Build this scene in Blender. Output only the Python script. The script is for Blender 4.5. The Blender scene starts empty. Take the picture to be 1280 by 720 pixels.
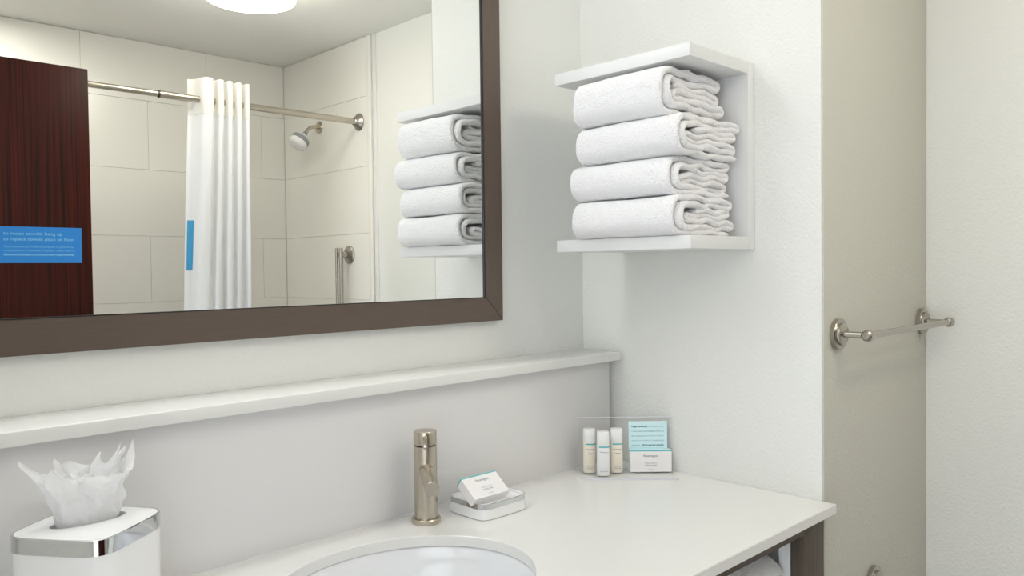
import bpy, bmesh, math, random
import numpy as np
from mathutils import Vector, Matrix, noise
sc = bpy.context.scene
C = sc.collection
PI = math.pi
random.seed(7)

# ------------------------------------------------------------------ camera
cam_d = bpy.data.cameras.new('camera'); cam = bpy.data.objects.new('camera', cam_d); C.objects.link(cam)
CP = Vector((-1.4847, -1.2697, 1.3225)); YAW, PIT, ROL, FPX = 44.3924, -1.4009, -0.6813, 998.1
y_, p_, r_ = (math.radians(a) for a in (YAW, PIT, ROL))
fw = Vector((math.sin(y_)*math.cos(p_), math.cos(y_)*math.cos(p_), math.sin(p_)))
rt = Vector((math.cos(y_), -math.sin(y_), 0)); up = rt.cross(fw)
r2 = rt*math.cos(r_) + up*math.sin(r_); u2 = -rt*math.sin(r_) + up*math.cos(r_)
cam.matrix_world = Matrix(((r2.x, u2.x, -fw.x, CP.x), (r2.y, u2.y, -fw.y, CP.y), (r2.z, u2.z, -fw.z, CP.z), (0, 0, 0, 1)))
cam_d.sensor_fit = 'HORIZONTAL'; cam_d.sensor_width = 36.0; cam_d.lens = 36.0*FPX/1280.0
cam_d.clip_start = 0.01; cam_d.clip_end = 50
sc.camera = cam

# ------------------------------------------------------------------ world (bright bedroom seen through the doorway), exposure
w = bpy.data.worlds.new('world'); sc.world = w; w.use_nodes = True
bg = w.node_tree.nodes['Background']; bg.inputs[0].default_value = (0.90, 0.95, 1.0, 1); bg.inputs[1].default_value = 2.15
sc.view_settings.view_transform = 'Standard'; sc.view_settings.look = 'None'
sc.view_settings.gamma = 1.0; sc.view_settings.use_curve_mapping = False
sc.view_settings.exposure = 0.15
LAMP = 17.0
VANITY = 10.5
SHOWER = 135.0        # recessed shower lamp

# ------------------------------------------------------------------ materials
MATS = {}
def srgb(r, g, b):
    f = lambda c: (c/255)/12.92 if c/255 <= 0.04045 else (((c/255)+0.055)/1.055)**2.4
    return (f(r), f(g), f(b), 1)
def mat(name, col, rough=0.5, metal=0.0, spec=0.5, bump=None, var=None, coat=0.0, trans=0.0):
    """bump=(scale, strength, distance[, detail]); var=(colour2, scale, (sx,sy,sz))"""
    m = bpy.data.materials.new(name); m.use_nodes = True; MATS[name] = m
    nt = m.node_tree; b = nt.nodes['Principled BSDF']
    b.inputs['Base Color'].default_value = col; b.inputs['Roughness'].default_value = rough
    b.inputs['Metallic'].default_value = metal; b.inputs['Specular IOR Level'].default_value = spec
    b.inputs['Coat Weight'].default_value = coat; b.inputs['Coat Roughness'].default_value = 0.05
    if bump or var: tc = nt.nodes.new('ShaderNodeTexCoord')
    if bump:
        n = nt.nodes.new('ShaderNodeTexNoise'); n.inputs['Scale'].default_value = bump[0]
        n.inputs['Detail'].default_value = bump[3] if len(bump) > 3 else 2.0
        bp = nt.nodes.new('ShaderNodeBump'); bp.inputs['Strength'].default_value = bump[1]; bp.inputs['Distance'].default_value = bump[2]
        nt.links.new(tc.outputs['Object'], n.inputs['Vector']); nt.links.new(n.outputs['Fac'], bp.inputs['Height'])
        nt.links.new(bp.outputs['Normal'], b.inputs['Normal'])
    if var:
        mp = nt.nodes.new('ShaderNodeMapping'); mp.inputs['Scale'].default_value = var[2]
        n2 = nt.nodes.new('ShaderNodeTexNoise'); n2.inputs['Scale'].default_value = var[1]; n2.inputs['Detail'].default_value = 4
        rp = nt.nodes.new('ShaderNodeValToRGB'); rp.color_ramp.elements[0].color = col; rp.color_ramp.elements[1].color = var[0]
        rp.color_ramp.elements[0].position = 0.38; rp.color_ramp.elements[1].position = 0.66
        nt.links.new(tc.outputs['Object'], mp.inputs['Vector']); nt.links.new(mp.outputs['Vector'], n2.inputs['Vector'])
        nt.links.new(n2.outputs['Fac'], rp.inputs['Fac']); nt.links.new(rp.outputs['Color'], b.inputs['Base Color'])
    return m
def cloth(name, col, tl=0.35, bump=None):
    m = mat(name, col, 0.9, spec=0.1, bump=bump); nt = m.node_tree
    b = nt.nodes['Principled BSDF']; t = nt.nodes.new('ShaderNodeBsdfTranslucent'); t.inputs[0].default_value = col
    mx = nt.nodes.new('ShaderNodeMixShader'); mx.inputs[0].default_value = tl
    nt.links.new(b.outputs[0], mx.inputs[1]); nt.links.new(t.outputs[0], mx.inputs[2])
    nt.links.new(mx.outputs[0], nt.nodes['Material Output'].inputs[0]); return m
def emit(name, col, s):
    m = bpy.data.materials.new(name); m.use_nodes = True; nt = m.node_tree; nt.nodes.remove(nt.nodes['Principled BSDF'])
    e = nt.nodes.new('ShaderNodeEmission'); e.inputs[0].default_value = col; e.inputs[1].default_value = s
    nt.links.new(e.outputs[0], nt.nodes['Material Output'].inputs[0]); MATS[name] = m; return m
def clear(name, tint, ior=1.45, extra=0.0):
    m = bpy.data.materials.new(name); m.use_nodes = True; nt = m.node_tree; nt.nodes.remove(nt.nodes['Principled BSDF'])
    t = nt.nodes.new('ShaderNodeBsdfTransparent'); t.inputs[0].default_value = tint
    g = nt.nodes.new('ShaderNodeBsdfGlossy'); g.inputs['Roughness'].default_value = 0.03
    
    mx = nt.nodes.new('ShaderNodeMixShader'); mx.inputs[0].default_value = 0.025
    nt.links.new(t.outputs[0], mx.inputs[1]); nt.links.new(g.outputs[0], mx.inputs[2])
    nt.links.new(mx.outputs[0], nt.nodes['Material Output'].inputs[0]); MATS[name] = m; return m

WALLC = (0.83, 0.835, 0.80, 1)
mat('paint', WALLC, 0.5, spec=0.4, bump=(150, 0.55, 0.0028, 2.5))
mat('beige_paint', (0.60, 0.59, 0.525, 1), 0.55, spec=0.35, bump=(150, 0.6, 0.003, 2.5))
mat('ceiling_paint', (0.88, 0.88, 0.85, 1), 0.8, spec=0.2, bump=(120, 0.15, 0.002))
mat('floor_tile', (0.50, 0.47, 0.42, 1), 0.4, var=((0.56, 0.53, 0.48, 1), 6, (1, 1, 1)))
mat('wall_tile', (0.85, 0.835, 0.785, 1), 0.22, spec=0.5, bump=(8, 0.03, 0.004))
mat('grout', (0.84, 0.825, 0.775, 1), 0.6)
mat('quartz', (0.82, 0.815, 0.795, 1), 0.16, spec=0.5, var=((0.828, 0.823, 0.803, 1), 900, (1, 1, 1)))
mat('splash', (0.80, 0.79, 0.785, 1), 0.25, spec=0.45)
mat('porcelain', (0.85, 0.86, 0.88, 1), 0.06, spec=0.6, coat=0.3)
mat('white_laminate', (0.78, 0.785, 0.78, 1), 0.4, spec=0.4)
mat('frame_h', srgb(106, 93, 84), 0.40, metal=0.3, spec=0.5, var=(srgb(98, 86, 78), 1.0, (14, 700, 700)))
mat('frame_v', srgb(106, 93, 84), 0.40, metal=0.3, spec=0.5, var=(srgb(98, 86, 78), 1.0, (700, 700, 14)))
mat('dark_edge', (0.012, 0.012, 0.013, 1), 0.4)
mat('vanity_wood', srgb(92, 82, 72), 0.5, spec=0.3, var=(srgb(80, 71, 62), 1.0, (260, 260, 8)))
mat('door_wood', (0.060, 0.011, 0.008, 1), 0.38, spec=0.10, var=((0.014, 0.008, 0.006, 1), 1.0, (150, 150, 1.6)))
mat('nickel', (0.45, 0.42, 0.375, 1), 0.25, metal=1.0)
mat('nickel_warm', (0.55, 0.50, 0.42, 1), 0.27, metal=1.0)
mat('nickel_dark', (0.06, 0.055, 0.05, 1), 0.4, metal=0.6)
mat('chrome', (0.66, 0.675, 0.69, 1), 0.05, metal=1.0)
mat('towel', (0.93, 0.925, 0.935, 1), 0.95, spec=0.05, bump=(260, 1.0, 0.0045, 4))
mat('plastic_white', (0.90, 0.90, 0.905, 1), 0.22, spec=0.5)
mat('plastic_grey', srgb(150, 155, 160), 0.4)
mat('sign_blue', srgb(50, 134, 210), 0.35, spec=0.4)
mat('sign_text', srgb(150, 214, 240), 0.5)
mat('tag_blue', srgb(62, 152, 200), 0.6)
mat('bottle_cream', srgb(245, 237, 220), 0.3, spec=0.5)
mat('bottle_white', srgb(240, 240, 240), 0.3, spec=0.5)
mat('teal', srgb(84, 190, 196), 0.4)
mat('card_blue', srgb(212, 241, 246), 0.6)
mat('carton', srgb(243, 241, 240), 0.5)
mat('ink', srgb(96, 104, 130), 0.6)
mat('ink_light', srgb(168, 174, 180), 0.6)
mat('ink_dark', srgb(34, 62, 92), 0.6)
mat('ink_teal', srgb(112, 158, 172), 0.6)
cloth('curtain', (0.965, 0.97, 0.985, 1), 0.5, bump=(600, 0.1, 0.001))
cloth('curtain_header', (0.96, 0.955, 0.93, 1), 0.45, bump=(300, 0.2, 0.001))
cloth('tissue', (0.97, 0.97, 0.975, 1), 0.42, bump=(90, 0.35, 0.002))
clear('acrylic', (0.993, 0.993, 0.997, 1))
mat('acrylic_edge', (0.74, 0.74, 0.80, 1), 0.2)
m = mat('mirror', (0.93, 0.94, 0.925, 1), 0.0, metal=1.0)
emit('lamp_glow', (1.0, 0.93, 0.80, 1), LAMP)
emit('shower_glow', (1.0, 0.97, 0.90, 1), SHOWER)
emit('vanity_glow', (0.97, 0.985, 1.0, 1), VANITY)

# ------------------------------------------------------------------ helpers
def thing(name, label, cat, loc=(0, 0, 0), rotz=0.0, group=None):
    o = bpy.data.objects.new(name, None); C.objects.link(o); o.empty_display_size = 0.05
    o.location = loc; o.rotation_euler = (0, 0, rotz); o['label'] = label; o['category'] = cat
    if group: o['group'] = group
    return o
def pm(par):
    M = Matrix.Identity(4); chain = []
    while par is not None: chain.append(par); par = par.parent
    for q in reversed(chain): M = M @ Matrix.Translation(q.location) @ Matrix.Rotation(q.rotation_euler.z, 4, 'Z')
    return M
def link(name, me, mt, parent=None, smooth=False, label=None):
    o = bpy.data.objects.new(name, me); C.objects.link(o)
    for k in (mt if isinstance(mt, (list, tuple)) else [mt]): me.materials.append(MATS[k])
    if smooth:
        for p in me.polygons: p.use_smooth = True
    if parent is not None: o.parent = parent
    if label: o['label'] = label
    return o
def mk(name, verts, faces, mt, parent=None, smooth=False, world=True, label=None):
    """world=True: verts are world coordinates and are brought into the parent's frame"""
    if parent is not None and world:
        iv = pm(parent).inverted(); verts = [iv @ Vector(v) for v in verts]
    me = bpy.data.meshes.new(name); me.from_pydata([tuple(v) for v in verts], [], faces); me.update()
    return link(name, me, mt, parent, smooth, label)
def bmk(name, bm, mt, parent=None, smooth=False, world=True, angle=None, label=None):
    if parent is not None and world: bmesh.ops.transform(bm, matrix=pm(parent).inverted(), verts=bm.verts)
    bmesh.ops.recalc_face_normals(bm, faces=bm.faces)
    me = bpy.data.meshes.new(name); bm.to_mesh(me); bm.free()
    o = link(name, me, mt, parent, smooth, label)
    if angle is not None:
        for p in me.polygons: p.use_smooth = True
        me.set_sharp_from_angle(angle=math.radians(angle))
    return o
def boxbm(x0, x1, y0, y1, z0, z1, bev=0.0, seg=2):
    bm = bmesh.new(); bmesh.ops.create_cube(bm, size=1)
    for v in bm.verts: v.co = Vector(((x0+x1)/2 + v.co.x*(x1-x0), (y0+y1)/2 + v.co.y*(y1-y0), (z0+z1)/2 + v.co.z*(z1-z0)))
    if bev: bmesh.ops.bevel(bm, geom=bm.edges[:], offset=bev, segments=seg, affect='EDGES', profile=0.5)
    return bm
def box(name, x0, x1, y0, y1, z0, z1, mt, parent=None, bev=0.0, seg=2, label=None, world=True):
    return bmk(name, boxbm(x0, x1, y0, y1, z0, z1, bev, seg), mt, parent, world=world, angle=35 if bev else None, label=label)
def frame_of(d):
    d = Vector(d).normalized(); a = Vector((0, 0, 1)) if abs(d.z) < 0.9 else Vector((1, 0, 0))
    u = d.cross(a).normalized(); return u, u.cross(d).normalized(), d
def lathe(name, prof, org, axis, mt, parent=None, seg=40, angle=35, label=None, caps=True):
    """prof: list of (radius, distance along axis)"""
    u, v, d = frame_of(axis); org = Vector(org); bm = bmesh.new(); rings = []
    for r, h in prof:
        rings.append([bm.verts.new(org + d*h + (u*math.cos(2*PI*i/seg) + v*math.sin(2*PI*i/seg))*max(r, 1e-5)) for i in range(seg)])
    for a, b in zip(rings, rings[1:]):
        for i in range(seg): bm.faces.new((a[i], a[(i+1) % seg], b[(i+1) % seg], b[i]))
    if caps:
        bm.faces.new(rings[0]); bm.faces.new(rings[-1])
    return bmk(name, bm, mt, parent, angle=angle, label=label)
def tube(name, pts, rad, mt, parent=None, seg=24, label=None):
    pts = [Vector(p) for p in pts]; bm = bmesh.new(); rings = []
    u = None
    for i, p in enumerate(pts):
        d = ((pts[min(i+1, len(pts)-1)] - pts[max(i-1, 0)])).normalized()
        if u is None: u = frame_of(d)[0]
        u = (u - d*u.dot(d)).normalized(); v = d.cross(u)
        rr = rad[i] if isinstance(rad, (list, tuple)) else rad
        rings.append([bm.verts.new(p + (u*math.cos(2*PI*k/seg) + v*math.sin(2*PI*k/seg))*rr) for k in range(seg)])
    for a, b in zip(rings, rings[1:]):
        for k in range(seg): bm.faces.new((a[k], a[(k+1) % seg], b[(k+1) % seg], b[k]))
    bm.faces.new(rings[0]); bm.faces.new(rings[-1])
    return bmk(name, bm, mt, parent, angle=40, label=label)
def struct(o, name=None): o['kind'] = 'structure'; return o
def text(name, body, width, org, right, upv, mt, parent, size=0.01, align='LEFT', bold=0.0, label=None, height=None):
    cu = bpy.data.curves.new('t', 'FONT'); cu.body = body; cu.size = 1.0; cu.align_x = 'LEFT'; cu.offset = bold; cu.resolution_u = 2
    ob = bpy.data.objects.new('t', cu); C.objects.link(ob); bpy.context.view_layer.update()
    me = bpy.data.meshes.new_from_object(ob.evaluated_get(bpy.context.evaluated_depsgraph_get()))
    bpy.data.objects.remove(ob)
    xs = [v.co.x for v in me.vertices]; x0, x1 = min(xs), max(xs)
    s = size; sx = width/(x1-x0) if width else s
    wid = (x1-x0)*sx; off = 0 if align == 'LEFT' else -wid/2
    R_, U_ = Vector(right).normalized(), Vector(upv).normalized(); O_ = Vector(org)
    iv = pm(parent).inverted()
    for v in me.vertices: v.co = iv @ (O_ + R_*((v.co.x-x0)*sx + off) + U_*(v.co.y*s))
    me.materials.clear()
    return link(name, me, mt, parent, label=label)

# ------------------------------------------------------------------ dimensions
X2, YD, CEIL, YT, XL = 0.5545, -0.60, 2.355, -2.48, -1.50
YM = -0.0145        # mirror glass
ZC = 0.87           # counter top

# ------------------------------------------------------------------ the room
struct(box('floor', XL-0.12, X2+0.1, YT-0.1, 0.1, -0.1, 0.0, 'floor_tile'))
struct(box('ceiling', XL-0.12, X2+0.1, YT-0.1, 0.1, CEIL, CEIL+0.1, 'ceiling_paint'))
struct(box('wall_back', XL, 0.0, 0.0, 0.1, 0, CEIL, 'paint'))
struct(box('wall_right', 0.0, X2+0.1, YD+0.004, 0.1, 0, CEIL, 'paint'))
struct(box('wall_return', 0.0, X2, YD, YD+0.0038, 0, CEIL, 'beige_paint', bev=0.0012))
struct(box('wall_alcove', X2, X2+0.1, YT, YD, 0, CEIL, 'paint'))
wt = struct(box('wall_tub', XL, X2+0.1, YT-0.1, YT, 0, CEIL, 'grout'))
# left wall with the doorway the photograph is taken from
D0, D1, DH = -1.70, -0.66, 2.05
bm = bmesh.new()
for a in ((XL-0.12, XL, D1, 0.1, 0, CEIL), (XL-0.12, XL, YT-0.1, D0, 0, CEIL), (XL-0.12, XL, D0, D1, DH, CEIL)):
    t = boxbm(*a); me = bpy.data.meshes.new('tmp'); t.to_mesh(me); t.free(); bm.from_mesh(me); bpy.data.meshes.remove(me)
struct(bmk('wall_left', bm, 'paint'))
# tub end wall backing and tiles
TZ = [0.45, 0.59, 0.89, 1.19, 1.487, 1.785, 2.093, CEIL-0.001]
def tile_mesh(w, h, t=0.008, c=0.0009):
    v = [(0, 0, 0), (w, 0, 0), (w, 0, h), (0, 0, h), (0, t-c, 0), (w, t-c, 0), (w, t-c, h), (0, t-c, h), (c, t, c), (w-c, t, c), (w-c, t, h-c), (c, t, h-c)]
    f = [(0, 1, 5, 4), (1, 2, 6, 5), (2, 3, 7, 6), (3, 0, 4, 7), (4, 5, 9, 8), (5, 6, 10, 9), (6, 7, 11, 10), (7, 4, 8, 11), (8, 9, 10, 11)]
    me = bpy.data.meshes.new('tile'); me.from_pydata(v, [], f); me.update(); me.materials.append(MATS['wall_tile']); return me
cache = {}
def put_tile(w, h, loc, rz, parent):
    k = (round(w, 3), round(h, 3))
    if k not in cache: cache[k] = tile_mesh(w, h)
    o = bpy.data.objects.new('tile', cache[k]); C.objects.link(o); o.location = loc; o.rotation_euler = (0, 0, rz); o.parent = parent
G = 0.0010
WJ = 0.545
for r in range(len(TZ)-1):
    z0, z1 = TZ[r]+G/2, TZ[r+1]-G/2
    # back wall of the tub: faces +y
    xs = [X2-0.009]; x = 0.419 if r % 2 == 1 else 0.419-WJ/2
    while x > XL+0.05: xs.append(x); x -= WJ
    xs.append(XL)
    for a, b in zip(xs, xs[1:]): put_tile(a-b-G, z1-z0, (b+G/2, YT, z0), 0, wt)
wa = struct(box('wall_tub_end', X2-0.0012, X2, YT, -1.70, 0.45, CEIL-0.001, 'grout'))
for r in range(len(TZ)-1):
    z0, z1 = TZ[r]+G/2, TZ[r+1]-G/2
    ys = [YT+0.009, -1.735]
    for a, b in zip(ys, ys[1:]): put_tile(b-a-G, z1-z0, (X2-0.0012, a+G/2, z0), PI/2, wa)
struct(box('trim_1', X2-0.013, X2, -1.733, -1.702, 0.45, CEIL-0.001, 'wall_tile', bev=0.003))
struct(box('trim_2', X2-0.0035, X2, -1.698, -1.672, 0.0, CEIL-0.001, 'white_laminate', bev=0.001))
# door frame in the left wall, and the open door leaf
for n, a in (('trim_3', (XL-0.13, XL+0.0, D1-0.03, D1, 0, DH)), ('trim_4', (XL-0.13, XL+0.0, D0, D0+0.03, 0, DH)), ('trim_5', (XL-0.13, XL+0.0, D0+0.03, D1-0.03, DH-0.03, DH))):
    struct(box(n, *a, 'white_laminate', bev=0.002))
struct(box('door_1', XL+0.004, -0.602, -1.745, -1.70, 0.012, 2.013, 'door_wood', bev=0.0015))

# ------------------------------------------------------------------ vanity, counter, sink, backsplash
SX, SY, SA, SB = -0.785, -0.331, 0.202, 0.172
cx0, cx1, cy0, cy1 = XL+0.002, -0.0012, -0.624, -0.001
def rect_hit(t):
    dx, dy = math.cos(t), math.sin(t); k = 1e9
    if dx > 1e-9: k = min(k, (cx1-SX)/dx)
    if dx < -1e-9: k = min(k, (cx0-SX)/dx)
    if dy > 1e-9: k = min(k, (cy1-SY)/dy)
    if dy < -1e-9: k = min(k, (cy0-SY)/dy)
    return SX+dx*k, SY+dy*k
angs = sorted([2*PI*i/120 for i in range(120)] + [math.atan2(b-SY, a-SX) % (2*PI) for a in (cx0, cx1) for b in (cy0, cy1)])
counter = thing('vanity_countertop', 'off-white stone vanity countertop with an oval sink cut-out', 'countertop', (-0.75, -0.31, ZC-0.018))
bm = bmesh.new(); T = ZC; Bz = ZC-0.0178; ch = 0.0012
L = [[], [], [], [], [], []]
for t in angs:
    c_, s_ = math.cos(t), math.sin(t)
    k = 1/math.sqrt((c_/SA)**2 + (s_/SB)**2); ex, ey = c_*k, s_*k
    ox, oy = rect_hit(t)
    ix, iy = ox-(ch if ox > -0.1 else 0)*1.0, oy+(ch if oy < -0.6 else 0)
    L[0].append(bm.verts.new((SX+ex, SY+ey, Bz))); L[1].append(bm.verts.new((SX+ex, SY+ey, T-ch)))
    L[2].append(bm.verts.new((SX+ex*(1+ch/SA), SY+ey*(1+ch/SA), T))); L[3].append(bm.verts.new((ix, iy, T)))
    L[4].append(bm.verts.new((ox, oy, T-ch))); L[5].append(bm.verts.new((ox, oy, Bz)))
n = len(angs)
for a, b in zip(L, L[1:]+L[:1]):
    for i in range(n): bm.faces.new((a[i], a[(i+1) % n], b[(i+1) % n], b[i]))
bmk('counter_slab', bm, 'quartz', counter, angle=30)
# sink bowl (undermount)
basin = thing('sink_basin', 'white porcelain oval undermount sink basin below the countertop', 'sink', (SX, SY, ZC-0.17))
prof = [(1.10, 0.0), (1.02, 0.0), (1.005, -0.003), (0.985, -0.02), (0.95, -0.05), (0.87, -0.085), (0.72, -0.115), (0.5, -0.132), (0.25, -0.138), (0.11, -0.140)]
prof2 = [(0.11, -0.152), (0.5, -0.148), (0.78, -0.128), (0.94, -0.09), (1.03, -0.04), (1.10, -0.012)]
bm = bmesh.new(); rings = []; seg = 96
for f, h in prof+prof2:
    rings.append([bm.verts.new((SX+SA*f*math.cos(2*PI*i/seg), SY+SB*f*math.sin(2*PI*i/seg), Bz-0.0006+h)) for i in range(seg)])
for a, b in zip(rings, rings[1:]+rings[:1]):
    for i in range(seg): bm.faces.new((a[i], a[(i+1) % seg], b[(i+1) % seg], b[i]))
bmk('bowl', bm, 'porcelain', basin, angle=50)
lathe('drain', [(0.0, 0.0), (0.030, 0.0), (0.031, 0.003), (0.024, 0.005), (0.022, 0.002), (0.0, 0.002)], (SX, SY, Bz-0.143), (0, 0, 1), 'chrome', basin, caps=False)
# backsplash with ledge cap
bs = thing('backsplash', 'white backsplash panel with a flat ledge along the top, behind the counter', 'backsplash', (-0.75, -0.045, ZC))
box('panel', XL+0.002, -0.012, -0.0897, -0.001, ZC+0.0005, 1.1063, 'splash', bs, bev=0.001)
box('ledge', XL+0.002, -0.0105, -0.1228, -0.001, 1.1066, 1.1264, 'quartz', bs, bev=0.002, seg=3)
box('caulk_line', XL+0.002, -0.012, -0.0925, -0.0897, ZC, ZC+0.003, 'splash', bs)
# vanity carcass
van = thing('vanity_cabinet', 'dark wood framed open vanity with white side panel under the counter', 'vanity', (-0.75, -0.31, 0))
VT = Bz-0.0008
box('post', -0.107, -0.028, -0.612, -0.585, 0.0, VT, 'vanity_wood', van, bev=0.001)
box('post', XL+0.004, XL+0.084, -0.612, -0.585, 0.0, VT, 'vanity_wood', van, bev=0.001)
box('apron', XL+0.084, -0.107, -0.612, -0.594, VT-0.0175, VT, 'vanity_wood', van)
box('side_panel', -0.062, -0.030, -0.584, -0.002, 0.0, VT, 'white_laminate', van)
box('filler_panel', -0.107, -0.088, -0.584, -0.562, 0.0, VT, 'white_laminate', van)
box('side_panel', XL+0.004, XL+0.024, -0.584, -0.002, 0.0, VT, 'white_laminate', van)
box('shelf_board', XL+0.024, -0.062, -0.584, -0.06, 0.625, 0.645, 'white_laminate', van)
box('shelf_board', XL+0.024, -0.062, -0.584, -0.06, 0.20, 0.22, 'white_laminate', van)
box('back_panel', XL+0.024, -0.062, -0.03, -0.012, 0.0, VT, 'white_laminate', van)

# ------------------------------------------------------------------ framed mirror
FX, FZ, FW, FY = -0.2882, 1.2108, 0.0497, -0.0195
FXL, FZT = -1.42, 2.01
mir = thing('framed_mirror', 'large wall mirror in a flat brushed brown frame above the ledge', 'mirror', ((FX+FXL)/2, -0.001, FZ))
o4 = [(FXL, FZ), (FX, FZ), (FX, FZT), (FXL, FZT)]; i4 = [(FXL+FW, FZ+FW), (FX-FW, FZ+FW), (FX-FW, FZT-FW), (FXL+FW, FZT-FW)]
for k in range(4):
    a, b = o4[k], o4[(k+1) % 4]; c, d = i4[(k+1) % 4], i4[k]
    g = 0.00015
    vs = [(p[0], yy, p[1]) for yy in (FY, -0.001) for p in (a, b, c, d)]
    bm = bmesh.new(); vv = [bm.verts.new(v) for v in vs]
    for f in ((0, 1, 2, 3), (7, 6, 5, 4), (0, 4, 5, 1), (1, 5, 6, 2), (2, 6, 7, 3), (3, 7, 4, 0)): bm.faces.new([vv[i] for i in f])
    bmesh.ops.recalc_face_normals(bm, faces=bm.faces)
    bmesh.ops.bevel(bm, geom=bm.edges[:], offset=0.0009, segments=2, affect='EDGES')
    bmk('frame_rail', bm, 'frame_h' if k % 2 == 0 else 'frame_v', mir, angle=35)
e = 0.0012
for k in range(4):   # dark rebate lip round the glass
    a, b, c, d = i4[k], i4[(k+1) % 4], None, None
    s = 0.0018; q = [(FXL+FW+s, FZ+FW+s), (FX-FW-s, FZ+FW+s), (FX-FW-s, FZT-FW-s), (FXL+FW+s, FZT-FW-s)]
    c, d = q[(k+1) % 4], q[k]
    vs = [(p[0], yy, p[1]) for yy in (YM-0.0032, YM+0.003) for p in (a, b, c, d)]
    mk('inner_lip', vs, [(0, 1, 2, 3), (7, 6, 5, 4), (0, 4, 5, 1), (1, 5, 6, 2), (2, 6, 7, 3), (3, 7, 4, 0)], 'dark_edge', mir)
box('mirror_glass', FXL+FW-0.004, FX-FW+0.004, YM, YM+0.004, FZ+FW-0.004, FZT-FW+0.004, 'mirror', mir)

# notice stuck on the glass
sg = thing('notice_sign', 'small blue printed towel-reuse notice stuck on the lower left of the mirror', 'sign', (-1.18, YM, 1.338))
SX0, SX1, SZ0, SZ1 = -1.234, -1.1222, 1.3380, 1.3878
plate = box('plate', SX0, SX1, YM-0.0022, YM-0.0003, SZ0, SZ1, ['sign_blue'], sg)
ty = YM-0.0024; sw = SX1-SX0
x0 = hx = -1.2193
for s, wd, z, h, bo in (('to reuse towels: hang up', 0.0722, 1.3765, 0.0062, 0), ('to replace towels: place on floor', 0.0872, 1.3689, 0.0062, 0),
                        ('The Conserve to Preserve program is part of our', 0.0875, 1.3592, 0.0039, -0.01), ('commitment to Travel with Purpose\u00ae. Learn more at', 0.0875, 1.3540, 0.0039, -0.01),
                        ('hiltonworldwide.com/corporate-responsibility', 0.0875, 1.3482, 0.0042, 0.015)):
    text('lettering', s, wd, (x0, ty, z), (1, 0, 0), (0, 0, 1), 'sign_text', plate, size=h, bold=bo)

# ------------------------------------------------------------------ towel shelf and towels
SXF, SY0, SY1 = -0.2324, -0.4579, -0.128
sh = thing('towel_shelf', 'white wall-mounted open towel shelf on the right wall', 'shelf', (-0.0005, -0.293, 1.3555))
box('bottom_board', SXF, -0.0245, SY0, SY1, 1.3555, 1.3800, 'white_laminate', sh, bev=0.0006)
box('top_board', SXF, -0.0245, SY0, SY1, 1.7054, 1.7293, 'white_laminate', sh, bev=0.0006)
box('back_panel', -0.0243, -0.0008, SY0, SY1, 1.3555, 1.7293, 'white_laminate', sh, bev=0.0006)

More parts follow.
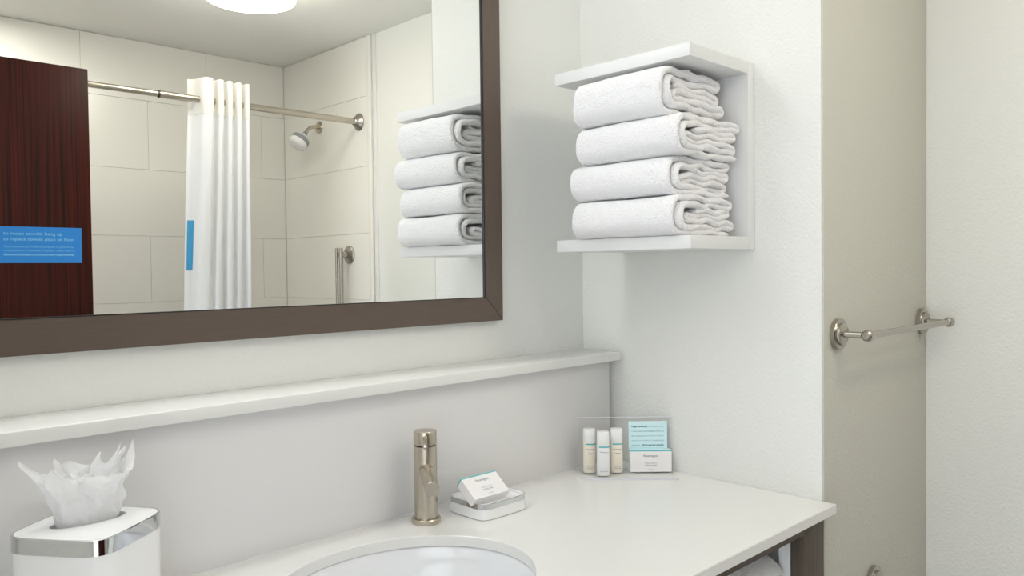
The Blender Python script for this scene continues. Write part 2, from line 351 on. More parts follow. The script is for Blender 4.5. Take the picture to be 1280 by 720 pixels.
def half_arc(x, za, zb, rx, side, n=12, pw=2.4):
    """half super-ellipse from (x,za) to (x,zb) bulging to side (-1 left, +1 right)"""
    zc_, rz = (za+zb)/2, (za-zb)/2; out = []
    for i in range(1, n):
        t = PI*i/n; c, s = math.cos(t), math.sin(t)
        out.append((x + side*rx*abs(s)**(2/pw), zc_ + rz*math.copysign(abs(c)**(2/pw), c)))
    return out
def ribbon(name, path, t, y0, y1, mt, parent, seed, xf, wob=0.0022, lay=0.0, M=46, ragged=0.006, close=True):
    """a thick sheet whose cross-section centre line is path (x,z), swept along y; xf maps local to world"""
    P = np.array(path, float)
    # resample evenly
    d = np.r_[0, np.cumsum(np.hypot(*np.diff(P, axis=0).T))]; N = int(d[-1]/0.0032)
    s = np.linspace(0, d[-1], N); P = np.c_[np.interp(s, d, P[:, 0]), np.interp(s, d, P[:, 1])]
    for _ in range(3): P[1:-1] = (P[:-2] + 2*P[1:-1] + P[2:])/4
    tg = np.gradient(P, axis=0); tg /= np.linalg.norm(tg, axis=1)[:, None]; nm = np.c_[-tg[:, 1], tg[:, 0]]
    r = t*0.62; ends = [r*(1-math.cos(PI/2*i/5)) for i in range(6)]
    ys = ends + list(np.linspace(r, (y1-y0)-r, M)[1:-1]) + [(y1-y0)-e_ for e_ in reversed(ends)]
    ev = []
    for i in range(N):
        a = noise.noise(Vector((s[i]*9, seed*3.1, 0.3)))*ragged; b = noise.noise(Vector((s[i]*9, seed*3.1, 7.7)))*ragged
        ev.append((a, b))
    V = []; J = len(ys)
    for sd in (1, -1):
        for j, yy in enumerate(ys):
            dd = min(yy, (y1-y0)-yy); f = 1.0 if dd >= r else math.sqrt(max(0.0, 1-(1-dd/r)**2))
            f = max(f, 0.05); u = yy/(y1-y0)
            for i in range(N):
                e0 = ev[i][0]*(1-u)**3 + ev[i][1]*u**3
                p = Vector((P[i, 0]*10, yy*7, P[i, 1]*14+seed*5.3))
                wv = noise.noise_vector(p)*wob + noise.noise_vector(p*3.1)*wob*0.35
                if lay: wv.z += lay*noise.noise(Vector((P[i, 0]*26+seed, yy*9, s[i]*5)))*min(1.0, max(0.0, (P[i, 0]-0.015)/0.04))
                es = min(i, N-1-i)/4.0; g = min(1.0, math.sqrt(min(1.0, 0.12+es)))
                th = t/2*f*g*(1+0.12*noise.noise(Vector((s[i]*30, yy*18, seed))))
                V.append(xf((P[i, 0]+nm[i, 0]*sd*th+wv.x, y0+yy+e0, P[i, 1]+nm[i, 1]*sd*th+wv.z)))
    F = []; off = J*N
    for j in range(J-1):
        for i in range(N-1):
            a = j*N+i; F.append((a, a+1, a+N+1, a+N)); b = a+off; F.append((b, b+N, b+N+1, b+1))
    for i in range(N-1):
        F.append((i, i+off, i+1+off, i+1)); k = (J-1)*N+i; F.append((k, k+1, k+1+off, k+off))
    for j in range(J-1):
        a = j*N; F.append((a, a+N, a+N+off, a+off)); k = j*N+N-1; F.append((k, k+off, k+N+off, k+N))
    return mk(name, V, F, mt, parent, smooth=True)
def towel_path(W, H, t, rnd):
    k = 7; z = [t*0.52 + (H-t*1.04)*i/(k-1) for i in range(k)]
    R = lambda a: rnd.uniform(-a, a)
    xr = [W-0.012+R(0.008) for _ in range(k)]
    p = [(xr[0]+0.004, z[0])]
    p += [(0.034, z[0])] + half_arc(0.034, z[0], z[6], 0.032, -1, 22, 2.6)
    p += [(0.034, z[6]), (xr[6], z[6])] + half_arc(xr[6], z[6], z[5], 0.009, 1, 8, 2.0)
    p += [(xr[6], z[5]), (0.038, z[5]-0.002)] + half_arc(0.038, z[5]-0.002, z[1], 0.022, -1, 18, 2.6)
    p += [(0.040, z[1]), (xr[1], z[1])] + half_arc(xr[1], z[1], z[2], 0.007, 1, 8, 2.0)
    xa = 0.045+R(0.006)
    p += [(xr[1], z[2]), (xa, z[2])] + half_arc(xa, z[2], z[3], 0.006, -1, 8, 2.0)
    p += [(xa, z[3]), (xr[3]-0.004, z[3])] + half_arc(xr[3]-0.004, z[3], z[4], 0.006, 1, 8, 2.0)
    p += [(xr[3]-0.004, z[4]), (0.062+R(0.014), z[4]-0.002)]
    return p
tw = [('bottom towel of the folded white stack on the wall shelf', 1.3812, 0.0740, -0.254, 0.206, -0.437, -0.186),
      ('second folded white towel from the bottom of the shelf stack', 1.4550, 0.0740, -0.252, 0.203, -0.432, -0.187),
      ('third folded white towel from the bottom of the shelf stack', 1.5288, 0.0750, -0.254, 0.212, -0.445, -0.200),
      ('thickest folded white towel on top of the shelf stack', 1.6035, 0.0890, -0.262, 0.204, -0.419, -0.198)]
for i, (lb, z0, H, x0, W, ya, yb) in enumerate(tw):
    rnd = random.Random(40+i)
    t = thing('folded_towel', lb, 'towel', (-0.150, -0.315, z0), 0, 'folded towels on the wall shelf')
    def xf(p, x0=x0, z0=z0, ya=ya, yb=yb):
        u = (p[1]-ya)/(yb-ya)
        return (x0+p[0] - 0.004*math.sin(u*PI), p[1], z0+p[2])
    ribbon('terry_sheet', towel_path(W, H, 0.0112, rnd), 0.0124 if i < 3 else 0.0138, ya, yb, 'towel', t, i+1.7, xf, wob=0.0032, lay=0.0058, ragged=0.014)

# ------------------------------------------------------------------ towel bar and paper holder on the return wall
def rosette(parent, x, z, y_end, r=0.0305):
    lathe('rosette', [(0.0, 0.0), (r, 0.0), (r, 0.009), (r*0.96, 0.0105), (r*0.72, 0.0105), (r*0.70, 0.015), (r*0.58, 0.0175), (0.0, 0.0175)], (x, YD-0.0005, z), (0, -1, 0), 'nickel', parent, caps=False)
    lathe('post', [(0.0, 0.0), (0.0075, 0.0), (0.0062, 0.008), (0.0062, abs(y_end-YD)-0.018)], (x, YD-0.0165, z), (0, -1, 0), 'nickel', parent)
def ball(parent, c, r, name='end_cap'):
    lathe(name, [(r*math.sin(PI*i/14), -r*math.cos(PI*i/14)) for i in range(15)], c, (1, 0, 0), 'nickel', parent, seg=24, caps=False, angle=60)
BX0, BX1, BY, BZ = 0.054, 0.513, -0.662, 1.1872
tb = thing('towel_bar', 'brushed nickel towel bar with two round rosettes on the beige return wall', 'towel bar', ((BX0+BX1)/2, YD, BZ))
for x in (BX0, BX1):
    rosette(tb, x, BZ, BY); 
    lathe('end_cap', [(0, -0.013), (0.007, -0.0125), (0.0105, -0.009), (0.0115, 0.0), (0.0105, 0.007), (0.009, 0.012), (0.0075, 0.013), (0.0075, 0.016), (0, 0.016)], (x, BY, BZ), (1 if x == BX0 else -1, 0, 0), 'nickel', tb, seg=28, caps=False)
lathe('bar', [(0.0065, 0), (0.0065, BX1-BX0-0.028)], (BX0+0.014, BY, BZ), (1, 0, 0), 'nickel', tb, seg=28)
ph = thing('paper_holder', 'brushed nickel round wall mount low on the beige return wall', 'paper holder', (0.227, YD, 0.655))
rosette(ph, 0.227, 0.655, -0.66)
lathe('arm', [(0, -0.011), (0.009, -0.010), (0.0105, 0), (0.009, 0.010), (0.006, 0.014), (0.006, 0.14), (0.008, 0.141), (0.008, 0.148), (0, 0.149)], (0.227, -0.662, 0.655), (-1, 0, 0), 'nickel', ph, seg=24, caps=False)

# ------------------------------------------------------------------ faucet
FC = Vector((-0.603, -0.142, ZC)); FD = Vector((SX-FC.x, SY-FC.y, 0)).normalized()
fd = Vector((-0.616, -0.788, 0)).normalized()
fa = thing('faucet', 'brushed nickel single-lever cylindrical faucet beside the sink', 'faucet', FC)
lathe('base_ring', [(0.0, 0.0), (0.0258, 0.0), (0.0262, 0.001), (0.0262, 0.0075), (0.0252, 0.0088), (0.0205, 0.0088)], FC+Vector((0, 0, 0.0003)), (0, 0, 1), 'nickel_warm', fa, seg=64, caps=False)
lathe('body', [(0.0205, 0.0085), (0.0205, 0.1375), (0.0190, 0.1385), (0.0190, 0.1400)], FC, (0, 0, 1), 'nickel_warm', fa, seg=64)
lathe('seam_ring', [(0.0192, 0.1385), (0.0192, 0.1405)], FC, (0, 0, 1), 'nickel_dark', fa, seg=64)
hd = lathe('handle_cap', [(0.0190, 0.1402), (0.0205, 0.1410), (0.0205, 0.1635), (0.0198, 0.1645), (0.0, 0.1652)], FC, (0, 0, 1), 'nickel_warm', fa, seg=64, caps=False)
p0 = FC + Vector((0, 0, 0.1545)) + fd*0.018
tube('lever', [p0, p0+fd*0.015+Vector((0, 0, -0.001)), p0+fd*0.030+Vector((0, 0, -0.004)), p0+fd*0.040+Vector((0, 0, -0.0075)), p0+fd*0.043+Vector((0, 0, -0.009))], [0.0045, 0.0040, 0.0040, 0.0042, 0.0030], 'nickel_warm', fa, seg=20)
s0 = FC + Vector((0, 0, 0.098)); sd = (fd + Vector((0.788, -0.616, 0))*0.095 + Vector((0, 0, -0.105))).normalized()
sp = lathe('spout', [(0.0, 0.0), (0.0128, 0.0), (0.0128, 0.106), (0.0122, 0.1070), (0.0, 0.1071)], s0, sd, 'nickel_warm', fa, seg=48, caps=False)
lathe('aerator', [(0.0, 0.0), (0.0085, 0.0), (0.0085, 0.004), (0.0, 0.004)], s0+sd*0.082+Vector((0, 0, -0.0125)), (0, 0, -1), 'chrome', fa, seg=24, caps=False)

# ------------------------------------------------------------------ super-ellipse boxes: soap dish and tissue box
def outline(a, b, n_, k, fx=0.0):
    out = []
    for i in range(k):
        t = 2*PI*(i+0.5)/k; c, s = math.cos(t), math.sin(t)
        out.append((a*math.copysign(abs(c)**(2/n_), c), b*math.copysign(abs(s)**(2/n_), s)))
    return out
def stack(name, levels, n_, mt, parent, M, k=96, close_ends=(True, True), angle=35, label=None):
    """levels: (a, b, z) super-ellipse rings"""
    bm = bmesh.new(); rings = []
    for a, b, z in levels: rings.append([bm.verts.new(M @ Vector((x, y, z))) for x, y in outline(a, b, n_, k)])
    for p, q in zip(rings, rings[1:]):
        for i in range(k): bm.faces.new((p[i], p[(i+1) % k], q[(i+1) % k], q[i]))
    if close_ends[0]: bm.faces.new(rings[0])
    if close_ends[1]: bm.faces.new(rings[-1])
    return bmk(name, bm, mt, parent, angle=angle, label=label)
DC = Vector((-0.478, -0.170, ZC+0.0003)); da, db = 0.0595, 0.0525
dish = thing('soap_dish', 'white rectangular soap dish with a chrome band round its rim, beside the faucet', 'soap dish', DC)
M = Matrix.Translation(DC)
stack('tray', [(da*0.96, db*0.96, 0), (da, db, 0.002), (da*0.985, db*0.985, 0.0195), (da*0.965, db*0.96, 0.0195), (da*0.965, db*0.96, 0.0292), (da*0.945, db*0.94, 0.0298), (da*0.925, db*0.915, 0.0292), (da*0.905, db*0.89, 0.0245), (da*0.84, db*0.82, 0.0228)], 6, 'plastic_white', dish, M)
stack('chrome_band', [(da*0.966, db*0.961, 0.0198), (da*0.987, db*0.987, 0.0198), (da*0.982, db*0.982, 0.0288), (da*0.966, db*0.961, 0.0296)], 6, 'chrome', dish, M, close_ends=(False, False))

def carton(T, org, ex, ey, ez, wd, ht, th, top_inside=False):
    """box: ex along width, ey up the face, ez out of the face; org = lower left corner of the front face"""
    org, ex, ey, ez = Vector(org), Vector(ex).normalized(), Vector(ey).normalized(), Vector(ez).normalized()
    def b(name, x0, x1, y0, y1, z0, z1, mt, bev=0.0005):
        bm = boxbm(x0, x1, y0, y1, z0, z1, bev, 1)
        Mx = Matrix((( ex.x, ey.x, ez.x, org.x), (ex.y, ey.y, ez.y, org.y), (ex.z, ey.z, ez.z, org.z), (0, 0, 0, 1)))
        bmesh.ops.transform(bm, matrix=Mx, verts=bm.verts); return bmk(name, bm, mt, T)
    T0 = b('carton_body', 0, wd, 0, ht*0.955, -th, 0, 'carton')
    b('lid_stripe', -0.0002, wd+0.0002, ht*0.955, ht, -th-0.0002, 0.0002, 'teal')
    b('lid_top', 0.0008, wd-0.0008, ht, ht+0.0006, -th+0.0008, -0.0008, 'card_blue', 0)
    o = lambda x, y: org + ex*x + ey*y + ez*0.0004
    text('lettering', 'Neutrogena', wd*0.36, o(wd/2, ht*0.70), ex, ey, 'ink', T0, size=ht*0.16, align='CENTER')
    text('lettering', 'TRANSPARENT', wd*0.30, o(wd/2, ht*0.38), ex, ey, 'ink_light', T0, size=ht*0.085, align='CENTER')
    text('lettering', 'FACIAL BAR', wd*0.28, o(wd/2, ht*0.28), ex, ey, 'ink', T0, size=ht*0.085, align='CENTER')
    text('lettering', 'soap', wd*0.14, o(wd/2, ht*0.10), ex, ey, 'ink_light', T0, size=ht*0.08, align='CENTER')
tilt = math.radians(38)
ey = Vector((0, math.cos(tilt), math.sin(tilt))); ez = Vector((0, -math.sin(tilt), math.cos(tilt)))
sb = thing('soap_box', 'small white soap carton with blue edge leaning in the soap dish', 'soap box', (-0.50, -0.175, 0.889))
carton(sb, (-0.5405, -0.2045, 0.9085), (1, 0.0, 0), ey, ez, 0.086, 0.050, 0.019)

# tissue box
TC = Vector((-1.180, -0.2165, ZC+0.0005)); th_ = math.radians(37.0)
ti = thing('tissue_box', 'white square tissue box cover with a chrome band near the top', 'tissue box', TC, th_)
M = Matrix.Translation(TC) @ Matrix.Rotation(th_, 4, 'Z'); a = 0.0660; Hh = 0.150
stack('cover_body', [(a*0.985, a*0.985, 0), (a*0.99, a*0.99, 0.002), (a*0.985, a*0.985, Hh-0.0195), (a*0.955, a*0.955, Hh-0.0195), (a*0.955, a*0.955, Hh-0.004)], 5, 'plastic_white', ti, M, close_ends=(True, False))
stack('chrome_band', [(a*0.956, a*0.956, Hh-0.0192), (a*1.0, a*1.0, Hh-0.0192), (a*1.0, a*1.0, Hh-0.0012), (a*0.985, a*0.985, Hh-0.0002), (a*0.965, a*0.965, Hh-0.0004), (a*0.956, a*0.956, Hh-0.003)], 5, 'chrome', ti, M, close_ends=(False, False))
bm = bmesh.new(); k = 96; oa, ob_ = 0.043, 0.020; rings = []
outer = outline(a*0.962, a*0.962, 5, k)
rotS = math.radians(-37.0 + 2)   # slot runs roughly along the wall
for f, z in ((0.0, Hh-0.0008), (0.35, Hh+0.0012), (0.75, Hh+0.0022), (1.0, Hh+0.0020), (1.0, Hh-0.004)):
    R_ = []
    for i, (x, y) in enumerate(outer):
        t = math.atan2(y, x) - rotS; c, s = math.cos(t), math.sin(t); r_e = 1/math.sqrt((c/oa)**2+(s/ob_)**2)
        ixx, iyy = r_e*math.cos(t+rotS), r_e*math.sin(t+rotS)
        R_.append(bm.verts.new(M @ Vector((x*(1-f)+ixx*f, y*(1-f)+iyy*f, z))))
    rings.append(R_)
for p, q in zip(rings, rings[1:]):
    for i in range(k): bm.faces.new((p[i], p[(i+1) % k], q[(i+1) % k], q[i]))
bmk('lid', bm, 'plastic_white', ti, angle=40)

# the tissue itself: a pulled-up sheet, flaring and folded, with pointed corners
tt = thing('tissue', 'crumpled white tissue pulled up out of the tissue box slot', 'tissue', TC+Vector((0, 0, Hh)))
def tissue_sheet(name, tips, base_a, base_b, h0, flare, seed, z0=-0.012, lean=0.0):
    NU, NV = 144, 34; V = []; F = []
    for j in range(NV+1):
        v = j/NV
        for i in range(NU):
            th = 2*PI*i/NU
            h = h0
            for ang, amp, wid in tips:
                d = (th-ang+PI) % (2*PI)-PI; h += amp*math.exp(-abs(d/wid)**1.3)
            fl = flare*(0.55*v + 0.45*v*v)
            ex = 0
            for ang, amp, wid in tips:
                d = (th-ang+PI) % (2*PI)-PI; ex += amp*math.exp(-(d/wid)**2)
            c, s = math.cos(th), math.sin(th)
            pl = 0.0045*v*math.sin(5*th+seed*2+1.3*math.sin(2*th)) + 0.003*v*math.sin(11*th+seed*3+3*v)
            q = Vector((c*1.6+seed, s*1.6, v*2.6)); nv = noise.noise_vector(q*1.3)*0.011*min(1, v*1.8+0.15) + noise.noise_vector(q*3.7)*0.0035*min(1, v*2+0.2)
            rx = base_a+fl+pl+ex*0.35*v*v; ry = base_b+fl*0.62+pl+ex*0.15*v*v
            z = z0+(h-z0)*v
            V.append((TC.x+c*rx+nv.x-lean*v, TC.y+s*ry+nv.y*0.6, TC.z+Hh+z+nv.z*0.5))
    for j in range(NV):
        for i in range(NU):
            a_ = j*NU+i; b_ = j*NU+(i+1) % NU; F.append((a_, b_, b_+NU, a_+NU))
    return mk(name, V, F, 'tissue', tt, smooth=True)
tissue_sheet('outer_ply', [(PI*0.93, 0.030, 0.20), (PI*1.22, 0.016, 0.13), (-0.20, 0.036, 0.16), (0.35, 0.012, 0.3), (1.75, 0.014, 0.3)], 0.0325, 0.0135, 0.058, 0.016, 3.2)
tissue_sheet('inner_ply', [(-0.75, 0.034, 0.15), (0.2, 0.026, 0.14), (2.6, 0.022, 0.2), (1.2, 0.018, 0.22)], 0.024, 0.0085, 0.062, 0.009, 8.9)

# ------------------------------------------------------------------ amenity holder in the corner
F0 = Vector((-0.203, -0.163, 0)); e_ = Vector((0.70711, -0.70711, 0)); n_ = Vector((0.70711, 0.70711, 0)); Zv = Vector((0, 0, 1))
def loc(a_, b_, z=0.0): return F0 + e_*a_ + n_*b_ + Zv*(ZC+z)
hrot = -PI/4
ah = thing('amenity_holder', 'clear acrylic L-shaped toiletry stand in the counter corner', 'holder', loc(0.105, 0.037), hrot)
def hbox(name, a0, a1, b0, b1, z0, z1, mt, parent, bev=0.0, label=None):
    bm = boxbm(a0, a1, b0, b1, z0, z1, bev, 2)
    Mx = Matrix(((e_.x, n_.x, 0, F0.x), (e_.y, n_.y, 0, F0.y), (0, 0, 1, ZC), (0, 0, 0, 1)))
    bmesh.ops.transform(bm, matrix=Mx, verts=bm.verts)
    return bmk(name, bm, mt, parent, angle=35 if bev else None, label=label)
hbox('base_plate', 0.0012, 0.2088, 0.0012, 0.0755, 0.0004, 0.003, 'acrylic', ah)
hbox('front_edge', 0.0012, 0.2088, 0.0, 0.0012, 0.0004, 0.003, 'acrylic_edge', ah)
hbox('back_plate', 0.0012, 0.2088, 0.0725, 0.0755, 0.0031, 0.120, 'acrylic', ah)
hbox('top_edge', 0.0012, 0.2088, 0.0725, 0.0755, 0.1201, 0.1209, 'acrylic_edge', ah)
# information card
cd = thing('info_card', 'pale blue printed card on the acrylic stand behind the soap carton', 'card', loc(0.153, 0.0715, 0.0035), hrot)
cds = hbox('card_sheet', 0.1115, 0.1965, 0.0712, 0.0720, 0.0036, 0.1115, 'card_blue', cd)
rows = ['a comb, toothbrush, toothpaste, shower cap,', 'razor, shaving cream or any other necessities,', 'stop by our front desk for a complimentary']
q = lambda a_, z: loc(a_, 0.0709, z)
text('lettering', 'Forgot something?', 0.0355, q(0.1180, 0.0985), e_, Zv, 'ink_dark', cds, size=0.0058, bold=0.02)
text('lettering', 'If you forgot to pack', 0.0330, q(0.1560, 0.0985), e_, Zv, 'ink_teal', cds, size=0.0048)
for i, s in enumerate(rows): text('lettering', s, 0.0715, q(0.1180, 0.0882-0.0103*i), e_, Zv, 'ink_teal', cds, size=0.0048)
text('lettering', 'replacement.', 0.0195, q(0.1180, 0.0572), e_, Zv, 'ink_teal', cds, size=0.0048)
text('lettering', "We've got you covered.", 0.048, q(0.1410, 0.0572), e_, Zv, 'ink_dark', cds, size=0.0056, bold=0.02)
# soap carton on the stand
sb2 = thing('soap_box', 'white soap carton with teal top edge standing in front of the blue card', 'soap box', loc(0.157, 0.06, 0.0032), hrot)
carton(sb2, loc(0.1125, 0.0535, 0.0032), e_, Zv, -n_, 0.0905, 0.0475, 0.0165)
# bottles
def bottle(name, label, a_, b_, h, mt_body, word, kind_lines):
    P = loc(a_, b_, 0.0032)
    T = thing(name, label, 'bottle', P, hrot, 'toiletry bottles on the acrylic stand')
    Mx = Matrix.Translation(P) @ Matrix.Rotation(hrot, 4, 'Z')
    rx, ry = 0.0137, 0.0105; hb = h*0.70
    bd = stack('body', [(rx*0.94, ry*0.92, 0), (rx, ry, 0.0015), (rx, ry, hb*0.98), (rx*0.96, ry*0.96, hb)], 2.8, mt_body, T, Mx, k=48)
    stack('cap', [(rx*0.97, ry*0.97, hb+0.0003), (rx, ry, hb+0.0012), (rx*0.985, ry*0.985, h-0.0015), (rx*0.94, ry*0.92, h)], 2.8, 'bottle_white', T, Mx, k=48)
    # printed stripe wrapped round the front
    pts = [p for p in outline(rx+0.00015, ry+0.00015, 2.8, 96) if p[1] < 0 and p[0] > -rx*0.72]
    pts.sort(); zb = hb*0.965
    vs = [Mx @ Vector((x, y, z)) for z in (zb-0.0030, zb) for x, y in pts]; k = len(pts)
    mk('stripe', vs, [(i, i+1, i+1+k, i+k) for i in range(k-1)], 'teal', bd)
    f = lambda z: Mx @ Vector((0.0015, -ry-0.0003, z))
    ex, ez = e_, Zv
    text('lettering', 'Neutrogena', 0.0185, f(hb*0.76), ex, ez, 'ink', bd, size=0.0042, align='CENTER')
    if word: text('lettering', word, 0.0115, f(hb*0.62), ex, ez, 'ink', bd, size=0.0038, align='CENTER', bold=0.02)
    for i, s in enumerate(kind_lines): text('lettering', s, 0.0165, f(hb*0.19-0.0036*i), ex, ez, 'ink_light' if i == 0 else 'ink', bd, size=0.003, align='CENTER')
bottle('toiletry_bottle', 'cream toiletry bottle with white cap, leftmost on the acrylic stand', 0.0235, 0.0590, 0.0955, 'bottle_cream', 'clean', ['hydrating', 'shampoo'])
bottle('toiletry_bottle', 'all-white toiletry bottle standing in front of the two cream bottles', 0.0510, 0.0330, 0.0945, 'bottle_white', None, ['moisturizing', 'body lotion'])
bottle('toiletry_bottle', 'cream toiletry bottle with white cap, nearest the soap carton and blue card', 0.0825, 0.0590, 0.0955, 'bottle_cream', 'clean', ['daily', 'conditioner'])

# ------------------------------------------------------------------ shower: rod, curtain, head, grab bar
RY, RZ = -1.797, 1.985
rod = thing('shower_rod', 'brushed nickel shower curtain rod with a conical wall flange', 'curtain rod', (-0.45, RY, RZ))
xe = X2-0.0095
lathe('outer_tube', [(0.0135, 0), (0.0135, xe+0.335)], (-0.335, RY, RZ), (1, 0, 0), 'nickel_warm', rod, seg=32)
lathe('inner_tube', [(0.0112, 0), (0.0112, 1.16)], (XL+0.003, RY, RZ), (1, 0, 0), 'nickel_warm', rod, seg=32)
lathe('tube_collar', [(0.0136, 0), (0.0142, 0.002), (0.0142, 0.004), (0.0136, 0.006)], (-0.3355, RY, RZ), (1, 0, 0), 'nickel_dark', rod, seg=32)
for x, s in ((xe, -1), (XL+0.001, 1)):
    lathe('flange', [(0, 0), (0.038, 0.0), (0.039, 0.003), (0.036, 0.008), (0.027, 0.014), (0.0235, 0.021), (0.019, 0.027), (0.0165, 0.031), (0.0142, 0.032)], (x, RY, RZ), (s, 0, 0), 'nickel', rod, seg=40, caps=False)
# curtain
knots = [(-0.208, -1), (-0.150, 1), (-0.127, -0.1), (-0.105, 0.9), (-0.086, -0.1), (-0.068, 0.85), (-0.049, -0.1), (-0.030, 0.85), (-0.011, -0.1), (0.006, 0.8), (0.016, -0.4)]
plan = []
for (xa, sa), (xb, sb_) in zip(knots, knots[1:]):
    for i in range(14):
        f = i/14; g = (1-math.cos(PI*f))/2; g2 = 0.5+0.5*math.copysign(abs(math.cos(PI*f))**0.6, -math.cos(PI*f))
        plan.append((xa+(xb-xa)*(f*0.35+0.65*(0.5+0.5*math.copysign(abs(2*f-1)**2.2, 2*f-1))), sa+(sb_-sa)*g2))
plan.append((knots[-1][0], knots[-1][1]))
cu = thing('shower_curtain', 'white gathered shower curtain with pleated header hanging on the rod', 'shower curtain', (-0.1, RY, 0.1))
def cpt(i, z, off=0.0):
    x, s = plan[i]; u = i/(len(plan)-1); d = max(0.0, (1.95-z)/1.85)
    A = 0.040*(1-0.25*min(1, d*2)) ; k = 1+0.0*d
    xx = x - (1-u)**1.5*0.085*d + 0.010*d*math.sin(i*0.21+z*2.2)*min(1, d*2) - 0.012*u*d
    yy = RY + A*s + 0.012*d*math.sin(i*0.13+z*3.1)
    return Vector((xx, yy, z))
def sheet(name, z0, z1, nz, mt, thick=0.0012, parent=cu):
    V = []; F = []; n = len(plan)
    zs = [z0+(z1-z0)*j/nz for j in range(nz+1)]
    for z in zs:
        for i in range(n): V.append(cpt(i, z))
    m_ = len(V); nrm = []
    for j in range(nz+1):
        for i in range(n):
            t = cpt(min(i+1, n-1), zs[j])-cpt(max(i-1, 0), zs[j]); nrm.append(Vector((-t.y, t.x, 0)).normalized())
    V2 = [v+n2*thick for v, n2 in zip(V, nrm)]
    for j in range(nz):
        for i in range(n-1):
            a_ = j*n+i; F.append((a_, a_+1, a_+n+1, a_+n)); b_ = a_+m_; F.append((b_, b_+n, b_+n+1, b_+1))
    for i in range(n-1):
        F.append((i, i+m_, i+1+m_, i+1)); k_ = nz*n+i; F.append((k_, k_+1, k_+1+m_, k_+m_))
    for j in range(nz):
        a_ = j*n; F.append((a_, a_+n, a_+n+m_, a_+m_)); k_ = j*n+n-1; F.append((k_, k_+m_, k_+n+m_, k_+n))
    o = mk(name, V+V2, F, mt, parent, smooth=True); o.data.set_sharp_from_angle(angle=math.radians(55)); return o
sheet('header', 1.9300, 2.066, 8, 'curtain_header', 0.0028)
sheet('upper_panel', 1.5240, 1.9299, 14, 'curtain', 0.0012)
lower = sheet('lower_panel', 0.12, 1.5239, 40, 'curtain', 0.0024)
# blue hem label near the curtain's leading edge
V = []; F = []; cols = [1, 2, 3, 4, 5, 6]
tags = [(z, c) for z in [1.5225-0.192*j/12 for j in range(13)] for c in cols]
for z, c in tags:
    t = cpt(c+1, z)-cpt(c-1, z); nn = Vector((-t.y, t.x, 0)).normalized(); V.append(cpt(c, z)+nn*0.0034)
for j in range(12):
    for i in range(5): a_ = j*6+i; F.append((a_, a_+1, a_+7, a_+6))
tagm = mk('blue_label', V, F, 'tag_blue', lower, label='blue hem label')
# shower head
HY, HZ = -2.135, 2.006
shh = thing('shower_sprayer', 'white and grey round shower head on a nickel arm', 'shower head', (xe, HY, HZ))
lathe('escutcheon', [(0, 0), (0.0300, 0), (0.0300, 0.002), (0.024, 0.006), (0.012, 0.008), (0, 0.008)], (xe, HY, HZ), (-1, 0, 0), 'nickel_warm', shh, seg=36, caps=False)
arm = [(xe-0.004, HY, HZ)]
for i in range(13):
    t = math.radians(52)*i/12; arm.append((xe-0.022-0.055*math.sin(t), HY, HZ-0.055*(1-math.cos(t))))
ad = Vector((-math.cos(math.radians(52)), 0, -math.sin(math.radians(52)))); ap = Vector(arm[-1]); arm.append(tuple(ap+ad*0.012))
tube('arm', arm, 0.0085, 'nickel_warm', shh)
ap = Vector(arm[-1])
lathe('coupling', [(0, 0), (0.0105, 0.0), (0.0112, 0.002), (0.0112, 0.012), (0.0095, 0.014), (0, 0.014)], ap, ad, 'plastic_grey', shh, caps=False)
hp = ap+ad*0.013
lathe('neck', [(0.010, 0), (0.011, 0.006), (0.020, 0.016), (0.034, 0.024)], hp, ad, 'plastic_white', shh)
lathe('grey_band', [(0.034, 0.0235), (0.0425, 0.027), (0.0445, 0.032), (0.0445, 0.046), (0.043, 0.0475)], hp, ad, 'plastic_grey', shh)
lathe('face', [(0.0440, 0.0476), (0.0438, 0.062), (0.041, 0.069), (0.035, 0.073), (0.030, 0.0745), (0.0, 0.0755)], hp, ad, 'plastic_white', shh)
# grab bar (only its upper end shows)
gb = thing('grab_bar', 'vertical brushed nickel twin-tube bar on the shower end wall', 'grab bar', (xe, -1.892, 1.394))
for z in (1.394, 0.80):
    lathe('rosette', [(0, 0), (0.0415, 0), (0.0415, 0.004), (0.037, 0.008), (0.020, 0.010), (0.0165, 0.012), (0, 0.012)], (xe, -1.892, z), (-1, 0, 0), 'nickel', gb, caps=False)
    lathe('standoff', [(0.0150, 0), (0.0150, 0.042)], (xe-0.011, -1.892, z), (-1, 0, 0), 'nickel', gb)
lathe('rail', [(0, 0), (0.0085, 0), (0.0095, 0.001), (0.0095, 0.658), (0.0085, 0.659), (0, 0.66)], (X2-0.062, -1.882, 0.765), (0, 0, 1), 'nickel', gb, caps=False)
lathe('rail', [(0, 0), (0.006, 0), (0.0070, 0.001), (0.0070, 0.658), (0.006, 0.659), (0, 0.66)], (X2-0.062, -1.918, 0.765), (0, 0, 1), 'nickel', gb, caps=False)

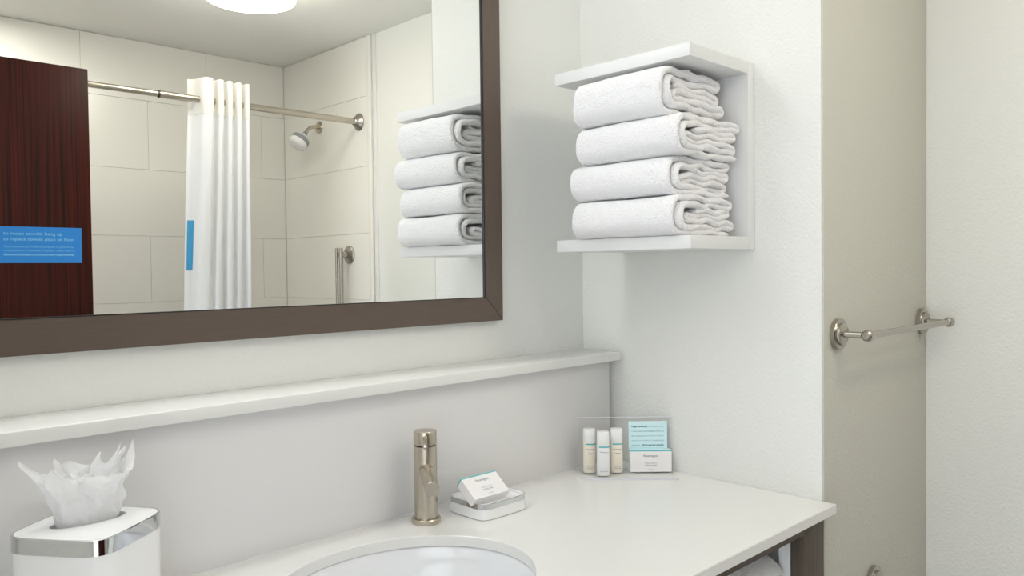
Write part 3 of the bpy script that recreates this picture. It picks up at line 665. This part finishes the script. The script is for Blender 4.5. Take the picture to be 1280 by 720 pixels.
# ------------------------------------------------------------------ ceiling lamp, vanity lamp
cl = thing('ceiling_lamp', 'round white flush-mount ceiling lamp seen in the mirror', 'lamp', (-0.175, -1.375, CEIL))
lathe('trim_ring', [(0, 0.0005), (0.150, 0.0005), (0.158, 0.006), (0.158, 0.034), (0.152, 0.036), (0.0, 0.036)], (-0.175, -1.375, CEIL), (0, 0, -1), 'nickel', cl, seg=64, caps=False)
lathe('diffuser', [(0, 0.037), (0.1535, 0.037), (0.1545, 0.085), (0.150, 0.0925), (0.135, 0.0955), (0.0, 0.097)], (-0.175, -1.375, CEIL), (0, 0, -1), 'lamp_glow', cl, seg=64, caps=False)
shl = thing('shower_lamp', 'small recessed lamp in the ceiling above the tub', 'lamp', (-0.80, -2.12, CEIL))
lathe('trim_ring', [(0.062, 0.0005), (0.085, 0.0005), (0.085, 0.004), (0.064, 0.007), (0.062, 0.0005)], (-0.80, -2.12, CEIL), (0, 0, -1), 'plastic_white', shl, seg=40, caps=False)
lathe('lens', [(0, 0.0006), (0.0618, 0.0006), (0.0618, 0.003), (0, 0.005)], (-0.80, -2.12, CEIL), (0, 0, -1), 'shower_glow', shl, seg=40, caps=False)
vl = thing('vanity_lamp', 'long vanity lamp on the wall above the mirror', 'lamp', (-1.04, -0.001, 2.08))
VX, VY, VZ, VL = -1.44, -0.15, 2.125, 0.80
box('back_plate', VX+0.05, VX+VL-0.05, -0.025, -0.001, VZ-0.045, VZ+0.045, 'nickel', vl, bev=0.003)
lathe('glass_tube', [(0, 0), (0.046, 0.0), (0.050, 0.006), (0.050, VL-0.006), (0.046, VL), (0, VL)], (VX, VY, VZ), (1, 0, 0), 'vanity_glow', vl, seg=32, caps=False)
for x in (VX+0.15, VX+VL-0.15): lathe('bracket', [(0.010, 0), (0.010, 0.08)], (x, -0.024, VZ), (0, -1, 0), 'nickel', vl, seg=16)

# ------------------------------------------------------------------ rolled towel in the open vanity
rt_ = thing('rolled_towel', 'rolled white towel lying in the open vanity shelf under the counter', 'towel', (-0.33, -0.518, 0.646))
sp_ = []
R0 = 0.0665
turns = 5.0; n = 260
for i in range(n+1):
    f = i/n; ang = -f*turns*2*PI + 2.6; r = 0.010 + (R0-0.010)*(1-f)
    sp_.append((math.cos(ang)*r, math.sin(ang)*r))
ribbon('terry_sheet', sp_, 0.0112, -0.56, -0.118, 'towel', rt_, 12.3, lambda p: (p[1], -0.518+p[0], 0.7205+p[2]), wob=0.0016, M=30, ragged=0.004)
